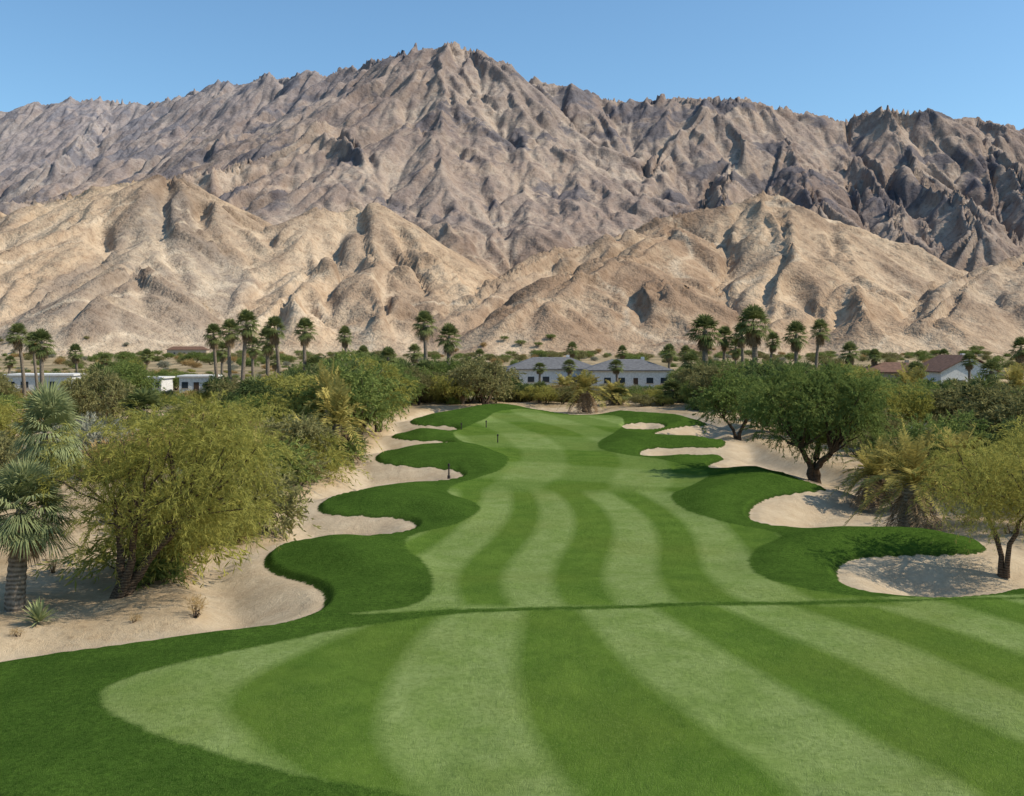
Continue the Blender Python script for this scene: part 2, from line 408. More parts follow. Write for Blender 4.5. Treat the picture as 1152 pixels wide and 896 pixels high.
c_=lerp(c_,[0.52,0.40,0.275],0.80*(1-sstep(3,24,BH-fan))*sstep(-0.5,0.2,fbm(MX/90,MY/90,911,4)))
cliff_shade=sstep(0.20,0.30,fbm(MX/130,MY/95,977,5,0.6))*sstep(150,350,BH)
c_=lerp(c_,[0.065,0.055,0.060],0.80*cliff_shade)  # shadowed cliff patches painted dark into the rock colour
trk=1-sstep(0.0,0.020,np.abs(fbm(MX/260,MY/260,1203,3,0.4)))
c_=lerp(c_,[0.62,0.50,0.36],0.6*trk*(1-far_))
c_=lerp(c_,[0.33,0.325,0.355],0.24*sstep(1650,2000,MY)+0.34*sstep(2500,4000,MY))  # aerial haze painted into the rock colour, stronger on the farther ranges
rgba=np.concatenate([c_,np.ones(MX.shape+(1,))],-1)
g=NG("mountain_rock")
n3=g.noise(0.05,4,0.7); n4=g.noise(0.15,3,0.75)
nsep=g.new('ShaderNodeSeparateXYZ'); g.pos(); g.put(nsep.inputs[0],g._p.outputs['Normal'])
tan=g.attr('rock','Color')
tan=g.mix(g.mr(n3,0.45,0.68,0,0.45),tan,g.mix(1.0,tan,(0.60,0.52,0.48),'MULTIPLY'))
tan=g.mix(g.mr(n4,0.52,0.66,0,0.50),tan,g.mix(1.0,tan,(0.42,0.38,0.35),'MULTIPLY'))
tan=g.mix(g.mr(n4,0.30,0.44,0.30,0),tan,g.mix(1.0,tan,(1.25,1.25,1.25),'MULTIPLY'))
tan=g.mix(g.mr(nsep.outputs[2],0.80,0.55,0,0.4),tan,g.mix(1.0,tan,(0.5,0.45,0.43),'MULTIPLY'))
bb=g.math('ADD',g.math('MULTIPLY',n3,8.0),g.math('MULTIPLY',n4,3.5))
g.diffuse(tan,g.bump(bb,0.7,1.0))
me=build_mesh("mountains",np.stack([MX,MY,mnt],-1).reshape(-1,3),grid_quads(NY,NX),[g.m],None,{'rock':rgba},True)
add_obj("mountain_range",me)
def mz(x,y):
    i=int(np.clip(np.searchsorted(gx,x),0,NX-1)); j=int(np.clip(np.searchsorted(gy,y),0,NY-1))
    return float(mnt[j,i])

# ------------------------------------------------------------------ plant materials
def leaf_mat(name,c1,c2,trans=0.3):
    g=NG(name)
    t=g.attr('tint'); oi=g.new('ShaderNodeObjectInfo')
    f=g.math('ADD',g.math('MULTIPLY',t,0.8),g.math('MULTIPLY',oi.outputs['Random'],0.3),clamp=True)
    c=g.mix(f,c1,c2)
    d=g.new('ShaderNodeBsdfDiffuse'); g.put(d.inputs[0],c)
    tr=g.new('ShaderNodeBsdfTranslucent'); g.put(tr.inputs[0],c)
    mx=g.new('ShaderNodeMixShader'); mx.inputs[0].default_value=trans
    g.t.links.new(d.outputs[0],mx.inputs[1]); g.t.links.new(tr.outputs[0],mx.inputs[2]); g.t.links.new(mx.outputs[0],g.out.inputs[0])
    return g.m
def bark_mat(name,c1,c2,sc=8):
    g=NG(name); tc=g.new('ShaderNodeTexCoord'); n=g.noise(sc,4,0.7,vec=tc.outputs['Object'])
    wv=g.new('ShaderNodeTexWave'); wv.bands_direction='Z'; wv.inputs['Scale'].default_value=sc*0.35; wv.inputs['Distortion'].default_value=5
    g.put(wv.inputs['Vector'],tc.outputs['Object'])
    h=g.math('ADD',n,g.math('MULTIPLY',wv.outputs['Fac'],0.4))
    g.diffuse(g.mix(g.mr(h,0.35,1.0),c1,c2),g.bump(h,0.8,0.05)); return g.m
L_yel=leaf_mat("leaf_palo_verde",(0.200,0.195,0.038),(0.46,0.42,0.115),0.40)
L_grn=leaf_mat("leaf_mesquite",(0.095,0.140,0.035),(0.25,0.29,0.085),0.34)
L_dk=leaf_mat("leaf_dark",(0.055,0.085,0.028),(0.165,0.195,0.070),0.28)
L_olv=leaf_mat("leaf_olive",(0.145,0.140,0.050),(0.32,0.29,0.125),0.3)
L_dry=leaf_mat("leaf_dry",(0.27,0.170,0.065),(0.48,0.33,0.145),0.25)
L_sage=leaf_mat("leaf_sage",(0.19,0.19,0.135),(0.36,0.34,0.25),0.2)
L_palm=leaf_mat("leaf_fan_palm",(0.080,0.110,0.035),(0.26,0.27,0.100),0.25)
L_palm2=leaf_mat("leaf_fan_palm_pale",(0.13,0.165,0.065),(0.38,0.40,0.19),0.25)
L_skirt=leaf_mat("leaf_dead_frond",(0.17,0.115,0.065),(0.38,0.27,0.16),0.15)
L_date=leaf_mat("leaf_date_palm",(0.17,0.160,0.040),(0.48,0.39,0.12),0.30)
BK=bark_mat("bark_dark",(0.040,0.028,0.020),(0.15,0.105,0.070))
BKP=bark_mat("bark_palm",(0.075,0.058,0.042),(0.30,0.24,0.18),5)

def unit(v): return v/(np.linalg.norm(v,axis=-1,keepdims=True)+1e-9)
class MB:
    def __init__(s): s.V=[];s.Q=[];s.M=[];s.T=[];s.S=[];s.n=0
    def add(s,V,Q,m,t,sm=False):
        V=np.asarray(V,float); Q=np.asarray(Q,int)
        s.V.append(V); s.Q.append(Q+s.n); s.M.append(np.full(len(Q),m)); s.S.append(np.full(len(Q),sm))
        s.T.append(np.broadcast_to(np.asarray(t,float),(len(V),)).copy()); s.n+=len(V)
    def tube(s,pts,rad,m=0,k=7,t=0.5,sm=True):
        P=np.asarray(pts,float); n=len(P); d=unit(np.gradient(P,axis=0))
        ref=np.where(np.abs(d[:,2:3])>0.9,np.array([[1.,0,0]]),np.array([[0,0,1.]]))
        a=unit(np.cross(d,ref)); b=np.cross(d,a)
        th=np.linspace(0,2*np.pi,k,endpoint=False)
        V=P[:,None]+np.asarray(rad)[:,None,None]*(np.cos(th)[None,:,None]*a[:,None]+np.sin(th)[None,:,None]*b[:,None])
        Q=[]
        for i in range(n-1):
            for j in range(k):
                Q.append((i*k+j,i*k+(j+1)%k,(i+1)*k+(j+1)%k,(i+1)*k+j))
        s.add(V.reshape(-1,3),Q,m,t,sm)
    def blades(s,P,D,L,W,N,m,t):
        P=np.asarray(P);n=len(P); L=np.broadcast_to(L,(n,))[:,None]; W=np.broadcast_to(W,(n,))[:,None]
        side=unit(np.cross(D,N))
        V=np.stack([P,P+D*L*0.45+side*W*0.5,P+D*L,P+D*L*0.45-side*W*0.5],1).reshape(-1,3)
        Q=np.arange(n*4).reshape(n,4)
        s.add(V,Q,m,np.repeat(np.broadcast_to(t,(n,)),4))
    def mesh(s,name,mats):
        return build_mesh(name,np.concatenate(s.V),np.concatenate(s.Q),mats,np.concatenate(s.M),{'tint':np.concatenate(s.T)},np.concatenate(s.S))

def foliage(mb,rng,C,Rd,twigs,leaves,tl,ll,lw,droop,m=1,up=0.2):
    nC=len(C)
    ct=rng.random(nC)*0.55
    ci=np.repeat(np.arange(nC),twigs); n=len(ci)
    d=unit(rng.normal(size=(n,3))+np.array([0,0,up]))
    o=C[ci]+d*Rd[ci][:,None]*rng.random((n,1))**0.6*0.75
    o[:,2]=C[ci][:,2]+(o[:,2]-C[ci][:,2])*0.7
    L=tl*(0.6+0.8*rng.random(n))*(Rd[ci]/Rd.mean())
    tt=ct[ci]+rng.random(n)*0.25
    li=np.repeat(np.arange(n),leaves); k=len(li); t=rng.random(k)
    P=o[li]+d[li]*(t*L[li])[:,None]; P[:,2]-=droop*t*t*L[li]
    td=d[li].copy(); td[:,2]-=2*droop*t
    D=unit(unit(td)*0.9+rng.normal(size=(k,3))*0.45)
    N=rng.normal(size=(k,3))
    mb.blades(P,D,ll*(0.6+0.8*rng.random(k)),lw*(0.7+0.6*rng.random(k)),N,m,np.clip(tt[li]+rng.random(k)*0.25,0,1))

def make_tree(name,seed,Ht,W,stems,nc,twigs,leaves,ll,lw,droop,leafm,tl=0.9,low=0.22,stemr=0.16,barkm=None,cr=0.14,fork=0.30,off=(0,0),spread=0.16,cz=0.60,chh=0.36):
    rng=np.random.default_rng(seed); mb=MB()
    C=[];
    tries=0
    while len(C)<nc and tries<5000:
        tries+=1
        d=unit(rng.normal(size=3)); rr_=0.5+0.42*rng.random()
        a=math.atan2(d[1],d[0]); lob=1+0.16*math.sin(3*a+seed)+0.12*math.sin(5*a+seed*2.3)
        p=np.array([off[0]+d[0]*W/2*rr_*lob,off[1]+d[1]*W/2*rr_*lob,Ht*cz+d[2]*Ht*chh*rr_])
        if p[2]<Ht*low: continue
        if any(np.linalg.norm(p-q)<W*cr*0.62 for q in C): continue
        C.append(p)
    C=np.array(C); Rd=W*cr*(0.75+0.5*rng.random(len(C)))
    ends=[]
    for k in range(stems):
        a=2*math.pi*(k+rng.random()*0.5)/stems+seed
        sp=(spread if stems>1 else 0.03)*W
        e=np.array([math.cos(a)*sp+off[0]*0.5,math.sin(a)*sp+off[1]*0.5,Ht*fork*(0.9+0.4*rng.random())])
        b0=np.array([math.cos(a)*stemr*0.9,math.sin(a)*stemr*0.9,-0.35]) if stems>1 else np.array([0,0,-0.35])
        ts=np.linspace(0,1,8)[:,None]
        pts=b0*(1-ts)+e*ts+np.array([[math.cos(a),math.sin(a),0]])*(np.sin(ts*np.pi)*-0.04*W)+rng.normal(size=(8,3))*0.02*np.sin(ts*np.pi)*Ht*0.4
        r0=stemr*(1.0+0.2*rng.random()); rad=np.linspace(r0*1.25,r0*0.65,8); rad[0]*=1.3
        mb.tube(pts,rad,0,9); ends.append((e,r0*0.62))
    for p,rd in zip(C,Rd):
        e,r0=min(ends,key=lambda q:np.linalg.norm((q[0]-p)[:2])+rng.random()*W*0.15)
        ts=np.linspace(0,1,7)[:,None]
        mid=(e+p)/2+np.array([0,0,0.10*Ht])*rng.random()-np.array([0,0,0.03*Ht])
        pts=e*(1-ts)**2+2*mid*ts*(1-ts)+p*ts**2+rng.normal(size=(7,3))*0.03*np.sin(ts*np.pi)*W*0.3
        mb.tube(pts,np.linspace(r0*0.55,0.02,7),0,5)
    foliage(mb,rng,C,Rd,twigs,leaves,tl,ll,lw,droop)
    return mb.mesh(name,[barkm or BK,leafm])

def make_shrub(name,seed,Ht,W,nc,twigs,leaves,ll,lw,leafm,droop=0.2,tl=0.6):
    rng=np.random.default_rng(seed); mb=MB(); C=[]
    for i in range(nc):
        a=rng.random()*2*math.pi; q=math.sqrt(rng.random())*0.42*W
        C.append((math.cos(a)*q,math.sin(a)*q,Ht*(0.22+0.52*rng.random()*(1-(q/(0.5*W))**2*0.6))))
    C=np.array(C); Rd=W*0.17*(0.7+0.6*rng.random(nc))
    for p in C:
        ts=np.linspace(0,1,5)[:,None]; b0=np.array([p[0]*0.15,p[1]*0.15,-0.2])
        mb.tube(b0*(1-ts)+p*ts+rng.normal(size=(5,3))*0.03,np.linspace(0.04,0.012,5),0,5)
    foliage(mb,rng,C,Rd,twigs,leaves,tl,ll,lw,droop,up=0.6)
    return mb.mesh(name,[BK,leafm])

def fan_frond(mb,rng,o,az_,el,pet,rad,nseg,m,t,droop=0.35,span=200):
    d=np.array([math.cos(az_)*math.cos(el),math.sin(az_)*math.cos(el),math.sin(el)])
    side=np.array([-math.sin(az_),math.cos(az_),0]); up=np.cross(d,side)*-1
    if up[2]<0: up=-up
    ts=np.linspace(0,1,4)[:,None]
    pts=o+d*ts*pet-np.array([0,0,1])*(ts**2)*pet*0.12
    mb.tube(pts,[0.03,0.025,0.02,0.018],m,3,t)
    c=pts[-1]
    ang=np.radians(np.linspace(-span/2,span/2,nseg))+rng.normal(size=nseg)*0.03
    D=np.cos(ang)[:,None]*d+np.sin(ang)[:,None]*side
    Lr=rad*(0.72+0.28*np.cos(ang/1.6))*(0.9+0.2*rng.random(nseg))
    fold=up*0.10*rad*(np.arange(nseg)%2)[:,None]
    wd=rad*math.radians(span)/nseg*0.55
    S=unit(np.cross(D,up))
    P0=np.repeat(c[None],nseg,0); P1=c+D*Lr[:,None]*0.55+fold*0.5; P2=c+D*Lr[:,None]*0.98
    P1[:,2]-=droop*0.12*rad; P2[:,2]-=droop*(0.55+0.3*rng.random(nseg))*rad
    V=np.stack([P0-S*wd*0.1,P0+S*wd*0.1,P1+S*wd*0.55,P1-S*wd*0.55,P2+S*wd*0.06,P2-S*wd*0.06],1).reshape(-1,3)
    base=np.arange(nseg)*6
    Q=np.concatenate([np.stack([base,base+1,base+2,base+3],1),np.stack([base+3,base+2,base+4,base+5],1)])
    mb.add(V,Q,m,np.clip(t+rng.random()*0.1,0,1))
def make_fan_palm(name,seed,trunk_h,tr,nf,pet,rad,nseg,skirt,leafm,lean=0.3,bulge=1.0):
    rng=np.random.default_rng(seed); mb=MB()
    n=26; ts=np.linspace(0,1,n)
    pts=np.stack([lean*ts**1.6,0.3*lean*np.sin(ts*3),-0.4+ts*(trunk_h+0.4)],1)
    rads=tr*(1.25-0.35*ts)*(1+0.10*(np.arange(n)%2)); rads[0]*=1.3; rads[-1]*=0.6
    mb.tube(pts,rads,0,10,0.5)
    o=pts[-1]
    for i in range(nf):
        f=(i+0.5)/nf; el=math.radians(-38+122*f**0.85)+rng.normal()*0.09; az_=i*2.39996+rng.normal()*0.15
        fan_frond(mb,rng,o+np.array([0,0,(f-0.5)*tr*2.2]),az_,el,pet*(0.8+0.4*rng.random())*(1.05-0.35*f),rad*(0.85+0.3*rng.random()),nseg,1,0.15+0.55*f*rng.random()+0.1*rng.random(),0.55-0.35*f)
    for i in range(skirt):
        az_=i*2.39996; el=math.radians(-60-22*rng.random())
        fan_frond(mb,rng,o-np.array([0,0,0.1+rng.random()*trunk_h*0.13]),az_,el,pet*0.55,rad*0.8,max(8,nseg//2),2,rng.random(),0.5,120)
    return mb.mesh(name,[BKP,leafm,L_skirt])
def make_pinnate(name,seed,trunk_h,tr,nf,fl,nl,leafm,dead=6,ll=0.5,lw=0.05):
    rng=np.random.default_rng(seed); mb=MB()
    n=14; ts=np.linspace(0,1,n)
    pts=np.stack([0.2*ts**2,0*ts,-0.4+ts*(trunk_h+0.4)],1)
    rads=tr*(1.2-0.2*ts)*(1+0.14*(np.arange(n)%2)); rads[-1]*=0.6
    mb.tube(pts,rads,0,10,0.5); o=pts[-1]
    for i in range(nf+dead):
        de=i>=nf; f=(i+0.5)/nf if not de else 0
        el=math.radians(-5+85*f**0.9)+rng.normal()*0.08 if not de else math.radians(-35-30*rng.random())
        az_=i*2.39996+rng.normal()*0.15; L=fl*(0.85+0.3*rng.random())*(0.8 if de else 1)
        k=nl; t=np.linspace(0,1,k)
        h=np.array([math.cos(az_),math.sin(az_),0]); side=np.array([-math.sin(az_),math.cos(az_),0])
        drp=0.55+0.5*(1-f)*0.6+0.15*rng.random()
        P=o+h*(math.cos(el)*L*t)[:,None]; P[:,2]+=math.sin(el)*L*t-drp*L*t**2.1*math.cos(el)*0.85
        P+=side*(0.12*L*rng.normal()*t**2)[:,None]
        T=unit(np.gradient(P,axis=0))
        mt=2 if de else 1; tint=rng.random()*0.6+0.2*f
        mb.tube(P[::max(1,k//8)],np.linspace(0.035,0.01,len(P[::max(1,k//8)])),mt,3,tint)
        upv=unit(np.cross(T,side)); upv[upv[:,2]<0]*=-1
        for sgn in (-1,1):
            s0=slice(max(2,k//9),k)
            D=unit(sgn*side*0.85+T[s0]*0.55+upv[s0]*0.25+rng.normal(size=T[s0].shape)*0.12-np.array([0,0,0.15]))
            mb.blades(P[s0],D,ll*np.sin(np.pi*(0.12+0.8*t[s0]))*(0.8+0.4*rng.random(len(t[s0]))),lw,upv[s0]+rng.normal(size=T[s0].shape)*0.3,mt,np.clip(tint+rng.random(len(t[s0]))*0.3,0,1))
    return mb.mesh(name,[BKP,leafm,L_skirt])
def make_rosette(name,seed,nb,L,W,leafm,elmin=5):
    rng=np.random.default_rng(seed); mb=MB()
    for i in range(nb):
        f=(i+0.5)/nb; el=math.radians(elmin+(82-elmin)*f)+rng.normal()*0.06; a=i*2.39996
        h=np.array([math.cos(a)*math.cos(el),math.sin(a)*math.cos(el),math.sin(el)]); s_=np.array([-math.sin(a),math.cos(a),0])
        l=L*(0.8+0.3*rng.random()); b0=np.array([0,0,0.06])
        P=[b0,b0+h*l*0.4+[0,0,0.02],b0+h*l*0.75,b0+h*l-[0,0,0.03]]; ws=[0.5,1,0.65,0.04]
        V=[];
        for p,wq in zip(P,ws): V+= [p-s_*W*wq*0.5,p+s_*W*wq*0.5]
        mb.add(V,[(0,1,3,2),(2,3,5,4),(4,5,7,6)],0,rng.random())
    return mb.mesh(name,[leafm])

# ------------------------------------------------------------------ specific near plants
def put(name,me,x,y,sc=1.0,rot=0.0,sz=None,sink=0.0,parent=None):
    z=float(base_h(np.array(x),np.array(y)))-sink
    return add_obj(name,me,(x,y,z),rot,(sc,sc,sz if sz else sc),parent)

pv=make_tree("palo_verde_near",4,7.8,9.0,4,56,34,34,0.23,0.025,0.58,L_yel,tl=1.05,low=0.44,stemr=0.17,cr=0.108,fork=0.36,off=(2.5,0.3),spread=0.15,cz=0.67,chh=0.37)
x,y=gp(125,672); put("palo_verde_tree",pv,x+0.1,y+0.2,1.0,0.0,sink=0.2)
mq=make_tree("mesquite_right",11,9.2,11.6,3,78,42,24,0.24,0.055,0.25,L_grn,tl=0.85,low=0.27,stemr=0.25,cr=0.105,fork=0.24,off=(0,0))
x,y=gp(915,536); put("mesquite_tree",mq,x,y,1.0,0.3,sink=0.2)
pv2=make_tree("palo_verde_side",23,6.6,6.6,2,36,36,26,0.20,0.028,0.7,L_yel,tl=0.95,low=0.38,stemr=0.10,cr=0.13,fork=0.38)
x,y=gp(1122,636); put("palo_verde_tree",pv2,x+0.3,y,1.0,0.0,sink=0.2)
x,y=gp(1190,600); put("palo_verde_tree",pv2,x+0.3,y,1.05,2.0,sink=0.2)
fpn=make_fan_palm("fan_palm_near",5,3.9,0.30,50,0.95,1.25,38,10,L_palm2,0.45)
x,y=gp(16,681); put("fan_palm_tree",fpn,x,y,1.0,0.3,sink=0.1)
x,y=gp(62,600); put("fan_palm_tree",fpn,x-0.2,y,1.0,2.0,sz=1.4,sink=0.1)
x,y=gp(-70,640); put("fan_palm_tree",fpn,x,y,1.1,1.0,sink=0.1)
dpn=make_pinnate("date_palm_near",8,2.3,0.42,38,3.3,50,L_date,12,0.60,0.06)
x,y=gp(1022,592); put("date_palm_tree",dpn,x,y,1.1,0.3,sink=0.2)
x,y=gp(1000,572); put("date_palm_tree",dpn,x+2,y+7,0.8,1.7,sink=0.4)
dp=make_pinnate("date_palm_mid",18,2.2,0.38,30,3.0,26,L_date,8,0.7,0.11)
for (px,py,s,z_) in ((378,520,1.15,1.6),(368,505,1.0,1.9),(345,525,1.0,1.0),(660,458,1.6,1.35),(1025,470,1.5,1.7),(636,452,1.4,1.2),(1140,460,1.5,1.6),(690,456,1.2,1.0),(1075,560,1.0,1.1),(980,560,0.8,0.8),(300,545,0.9,0.9)):
    x,y=gp(px,py); put("date_palm_tree",dp,x,y,s,px*0.7,sz=z_,sink=0.3)
ag=make_rosette("agave",3,70,0.8,0.08,L_palm2,8)
x,y=gp(44,702); put("agave_plant",ag,x,y,1.1)
yt=make_rosette("yucca",6,80,0.65,0.04,L_yel,15)
x,y=gp(327,598); put("yucca_plant",yt,x,y,1.0)
x,y=gp(105,470); put("yucca_plant",yt,x,y,1.8)

T1=make_tree("mesquite_a",31,6.5,7.5,3,34,24,16,0.28,0.085,0.3,L_grn,tl=0.8,stemr=0.14,cr=0.13)
T2=make_tree("palo_verde_a",32,6.0,7.0,3,32,24,16,0.30,0.065,0.6,L_yel,tl=0.9,stemr=0.12,cr=0.135)
T3=make_tree("olive_a",33,6.0,6.5,2,32,24,16,0.27,0.085,0.25,L_olv,tl=0.7,stemr=0.13,cr=0.13)
T4=make_tree("dark_a",34,6.5,5.8,2,34,24,16,0.27,0.10,0.2,L_dk,tl=0.7,stemr=0.13,cr=0.13,low=0.12)
S1=make_shrub("shrub_green",41,2.6,3.6,20,24,12,0.22,0.07,L_grn)
S2=make_shrub("shrub_olive",42,2.4,3.6,20,24,12,0.22,0.06,L_olv)
S3=make_shrub("shrub_dry",43,2.4,3.4,20,24,12,0.28,0.045,L_dry,0.1,0.7)
S4=make_shrub("shrub_sage",44,2.0,3.0,20,24,12,0.20,0.045,L_sage,0.1,0.55)
S5=make_shrub("shrub_yellow",45,2.6,3.6,20,24,12,0.26,0.045,L_yel,0.5,0.8)
FP=[make_fan_palm("fan_palm_a",61,10.5,0.26,34,1.1,1.25,16,26,L_palm,0.8),make_fan_palm("fan_palm_b",62,8.5,0.28,34,1.1,1.3,16,34,L_palm,-0.4)]
FPL=make_fan_palm("fan_palm_low",63,3.2,0.30,34,1.1,1.35,16,20,L_palm,0.2)

TL=np.array([(-200,415),(0,418),(100,415),(140,402),(180,415),(240,420),(300,425),(330,412),(370,396),(430,396),(460,412),(520,400),(550,398),(575,428),(750,432),(765,412),(800,403),(900,410),(960,408),(1000,422),(1130,428),(1400,415)],float)
def zlim(px,d):
    y=np.interp(px,TL[:,0],TL[:,1])
    if d<212 and (-5<px<100 or 150<px<242): y=max(y,436)
    return CAM_H+(HORY-y)/FPX*d
rng=np.random.default_rng(77)
def scatter_tree(px,d,parent,tall=True):
    x=(px-CX)/FPX*d; y=d
    lim=zlim(px,d)
    k=rng.random()
    if tall and lim>3.2 and k<0.6:
        me,h0=[(T1,6.5),(T2,6.0),(T3,6.0),(T4,6.5)][rng.choice(4,p=[0.30,0.26,0.24,0.20])]
        h=min(lim*(0.6+0.45*rng.random()),9.0); nm={T1:"mesquite_tree",T2:"palo_verde_tree",T3:"olive_tree",T4:"ironwood_tree"}[me]
        s=h/h0
    elif tall and lim>3.5 and k<0.74:
        me,h0=FPL,4.6; h=min(lim,6.5)*(0.75+0.25*rng.random()); s=h/h0; nm="fan_palm_tree"
    else:
        me,h0=[(S1,2.6),(S2,2.4),(S3,2.4),(S4,2.0),(S5,2.6)][rng.choice(5,p=[0.26,0.24,0.17,0.12,0.21])]
        h=min(max(lim,1.2),1.6+2.6*rng.random()); s=h/h0; nm="desert_shrub"
    wsc=max(s,0.7)*(0.9+0.35*rng.random())
    o=add_obj(nm if parent is None else nm.replace("_tree","")+"_clump",me,(x,y,float(base_h(np.array(x),np.array(y)))-0.25),rng.random()*6.28,(wsc,wsc,s),parent)
    return o
belt=bpy.data.objects.new("distant_tree_belt",None); scene.collection.objects.link(belt)
cand=[(rng.uniform(-140,1290),150+290*q**1.4) for q in rng.random(860)]
cand+=[(rng.uniform(430,830),168+30*q) for q in rng.random(80)]
CA=np.array(cand); cx=(CA[:,0]-CX)/FPX*CA[:,1]
dd1=sdf([Gw],cx,CA[:,1]); dd2=sdf([Sw],cx,CA[:,1])
HOUSES=[(660,246,46,16),(1075,225,26,14),(1005,240,20,14),(50,214,20,12),(200,208,20,10)]
def near_house(x,y):
    for px,d,ww,dp_ in HOUSES:
        hx=(px-CX)/FPX*d
        if abs(x-hx)<ww/2+2 and abs(y-d)<dp_/2+3: return True
    return False
for (px,d),a,b_,x in zip(cand,dd1,dd2,cx):
    if max(a,b_)<-2.0 and not near_house(x,d): scatter_tree(px,d,belt)
for i in range(460):
    px=rng.uniform(-140,1290); d=math.sqrt(rng.uniform(400**2,930**2))
    x=(px-CX)/FPX*d; me=[S1,S2,S3,S4,T3,T1][rng.integers(6)]; s=0.8+0.7*rng.random()
    add_obj("scrub_clump",me,(x,d,max(0,mz(x,d) if d>870 else 0)-0.3),rng.random()*6,(s*1.3,s*1.3,s*(0.7 if me in(T1,T3) else 1.2)),belt)
def zone(n,px0,px1,py0,py1,tall,minr=2.4,m=2.0):
    pts=[];c=0
    for i in range(n*6):
        if c>=n: break
        px=rng.uniform(px0,px1); py=py0+(py1-py0)*rng.random()**1.2
        x,y=gp(px,py)
        if any((x-a)**2+(y-b_)**2<minr**2 for a,b_ in pts): continue
        if not out_of_course(x,y,m) or near_house(x,y): continue
        pts.append((x,y)); c+=1
        scatter_tree(px,y,None,tall)
zone(48,270,450,462,500,True,3.6,3)
zone(34,230,380,500,560,False,2.0,2)
zone(56,-60,280,455,540,False,3.0,2)
zone(5,100,240,470,500,True,6,2)
zone(42,840,1200,462,500,True,3.6,3)
zone(26,960,1230,500,560,False,2.4,2.5)
zone(8,1060,1300,520,580,True,4,2.5)
zone(14,140,310,575,660,False,1.8,1.5)
for me,nm,px,py,h,h0,w_ in ((T1,"mesquite_tree",400,500,8.3,6.5,1.15),(T4,"ironwood_tree",425,486,7.6,6.5,1.1),(T2,"palo_verde_tree",350,500,7.2,6.0,1.1),(T3,"olive_tree",545,458,8.5,6.0,1.2),
    (T3,"olive_tree",325,535,5.0,6,1.2),(T2,"palo_verde_tree",290,520,5.2,6,1.2),(T1,"mesquite_tree",830,492,7.4,6.5,1.1),(T4,"ironwood_tree",862,480,8.6,6.5,1.1),(T2,"palo_verde_tree",1005,500,6.5,6,1.0),(T4,"ironwood_tree",1060,490,6.5,6.5,1.2),(T3,"olive_tree",1100,500,6.8,6,1.3)):
    x,y=gp(px,py); s=h/h0; put(nm,me,x,y,s*w_,px*1.3,sz=s,sink=0.25)
sb=make_shrub("dry_brush",91,0.5,0.7,8,14,6,0.14,0.012,L_dry,0.0,0.3)
for px,py,s in ((220,690,1.0),(205,652,0.9),(180,640,1.1),(60,640,1.0),(150,700,0.5),(20,716,0.5),(262,612,1.2),(1090,590,1.3),(1135,600,1.5)):
    x,y=gp(px,py); put("dry_brush",sb,x,y,s,px)
for px,ty,d,k in ((27,362,190,0),(48,368,185,1),(42,372,200,0),(87,386,230,1),(245,362,200,0),(260,357,195,0),(272,347,190,0),(302,366,205,1),(315,355,195,0),(345,357,190,0),(390,366,330,1),
    (482,348,200,0),(506,363,205,1),(435,390,170,1),(465,386,230,1),(540,392,260,1),(645,384,300,1),(700,388,300,1),(752,386,240,1),(770,388,270,1),(795,354,190,1),(812,366,205,0),(850,344,180,1),(838,362,200,0),(897,360,215,1),(918,358,225,0),(955,384,190,1),(1145,378,200,1),(1060,392,260,1),(612,398,300,1),
    (1028,405,150,1),(1118,404,140,1),(695,404,210,1),(608,408,225,1),(10,400,260,1),(120,398,280,1),(165,392,260,1),(985,392,240,1),(1090,396,210,1),(310,398,230,1),(355,402,190,1),(410,388,250,1),(640,404,215,1),(780,396,170,1),(285,378,240,1),(865,372,230,0),(828,380,240,1),(250,384,230,1)):
    H_=CAM_H+(HORY-ty)/FPX*d; h0=(10.5 if k==0 else 8.5)+2.0
    s=H_/h0; x=(px-CX)/FPX*d
    ws=min(1.35,max(0.9,s*0.95))*(1.25 if px in (795,850) else 1.0)
    put("fan_palm_tree",FP[k],x,d,ws,px*0.37,sz=s)

# ------------------------------------------------------------------ houses
def plain(name,c,rough=0.8,sc=3.0,amt=0.15):
    g=NG(name); n=g.noise(sc,3,0.6); d=tuple(v*(1-amt*2) for v in c)
    g.bsdf(g.mix(g.mr(n,0.3,0.7),d,c),rough,g.bump(n,0.2,0.02),0.2); return g.m
M_white=plain("white_stucco",(0.74,0.71,0.66)); M_grey=plain("grey_roof",(0.17,0.165,0.165),0.8,1.5,0.2)
M_brown=plain("brown_roof_tile",(0.21,0.115,0.075),0.8,1.5,0.25); M_tanw=plain("tan_stucco",(0.50,0.40,0.29))
g=NG("window_glass"); g.bsdf((0.03,0.04,0.05),0.12,None,0.6); M_glass=g.m
M_wood=plain("dark_wood",(0.09,0.055,0.035))
def box(mb,x0,x1,y0,y1,z0,z1,m=0):
    V=[(x0,y0,z0),(x1,y0,z0),(x1,y1,z0),(x0,y1,z0),(x0,y0,z1),(x1,y0,z1),(x1,y1,z1),(x0,y1,z1)]
    mb.add(V,[(0,3,2,1),(4,5,6,7),(0,1,5,4),(1,2,6,5),(2,3,7,6),(3,0,4,7)],m,0.5)
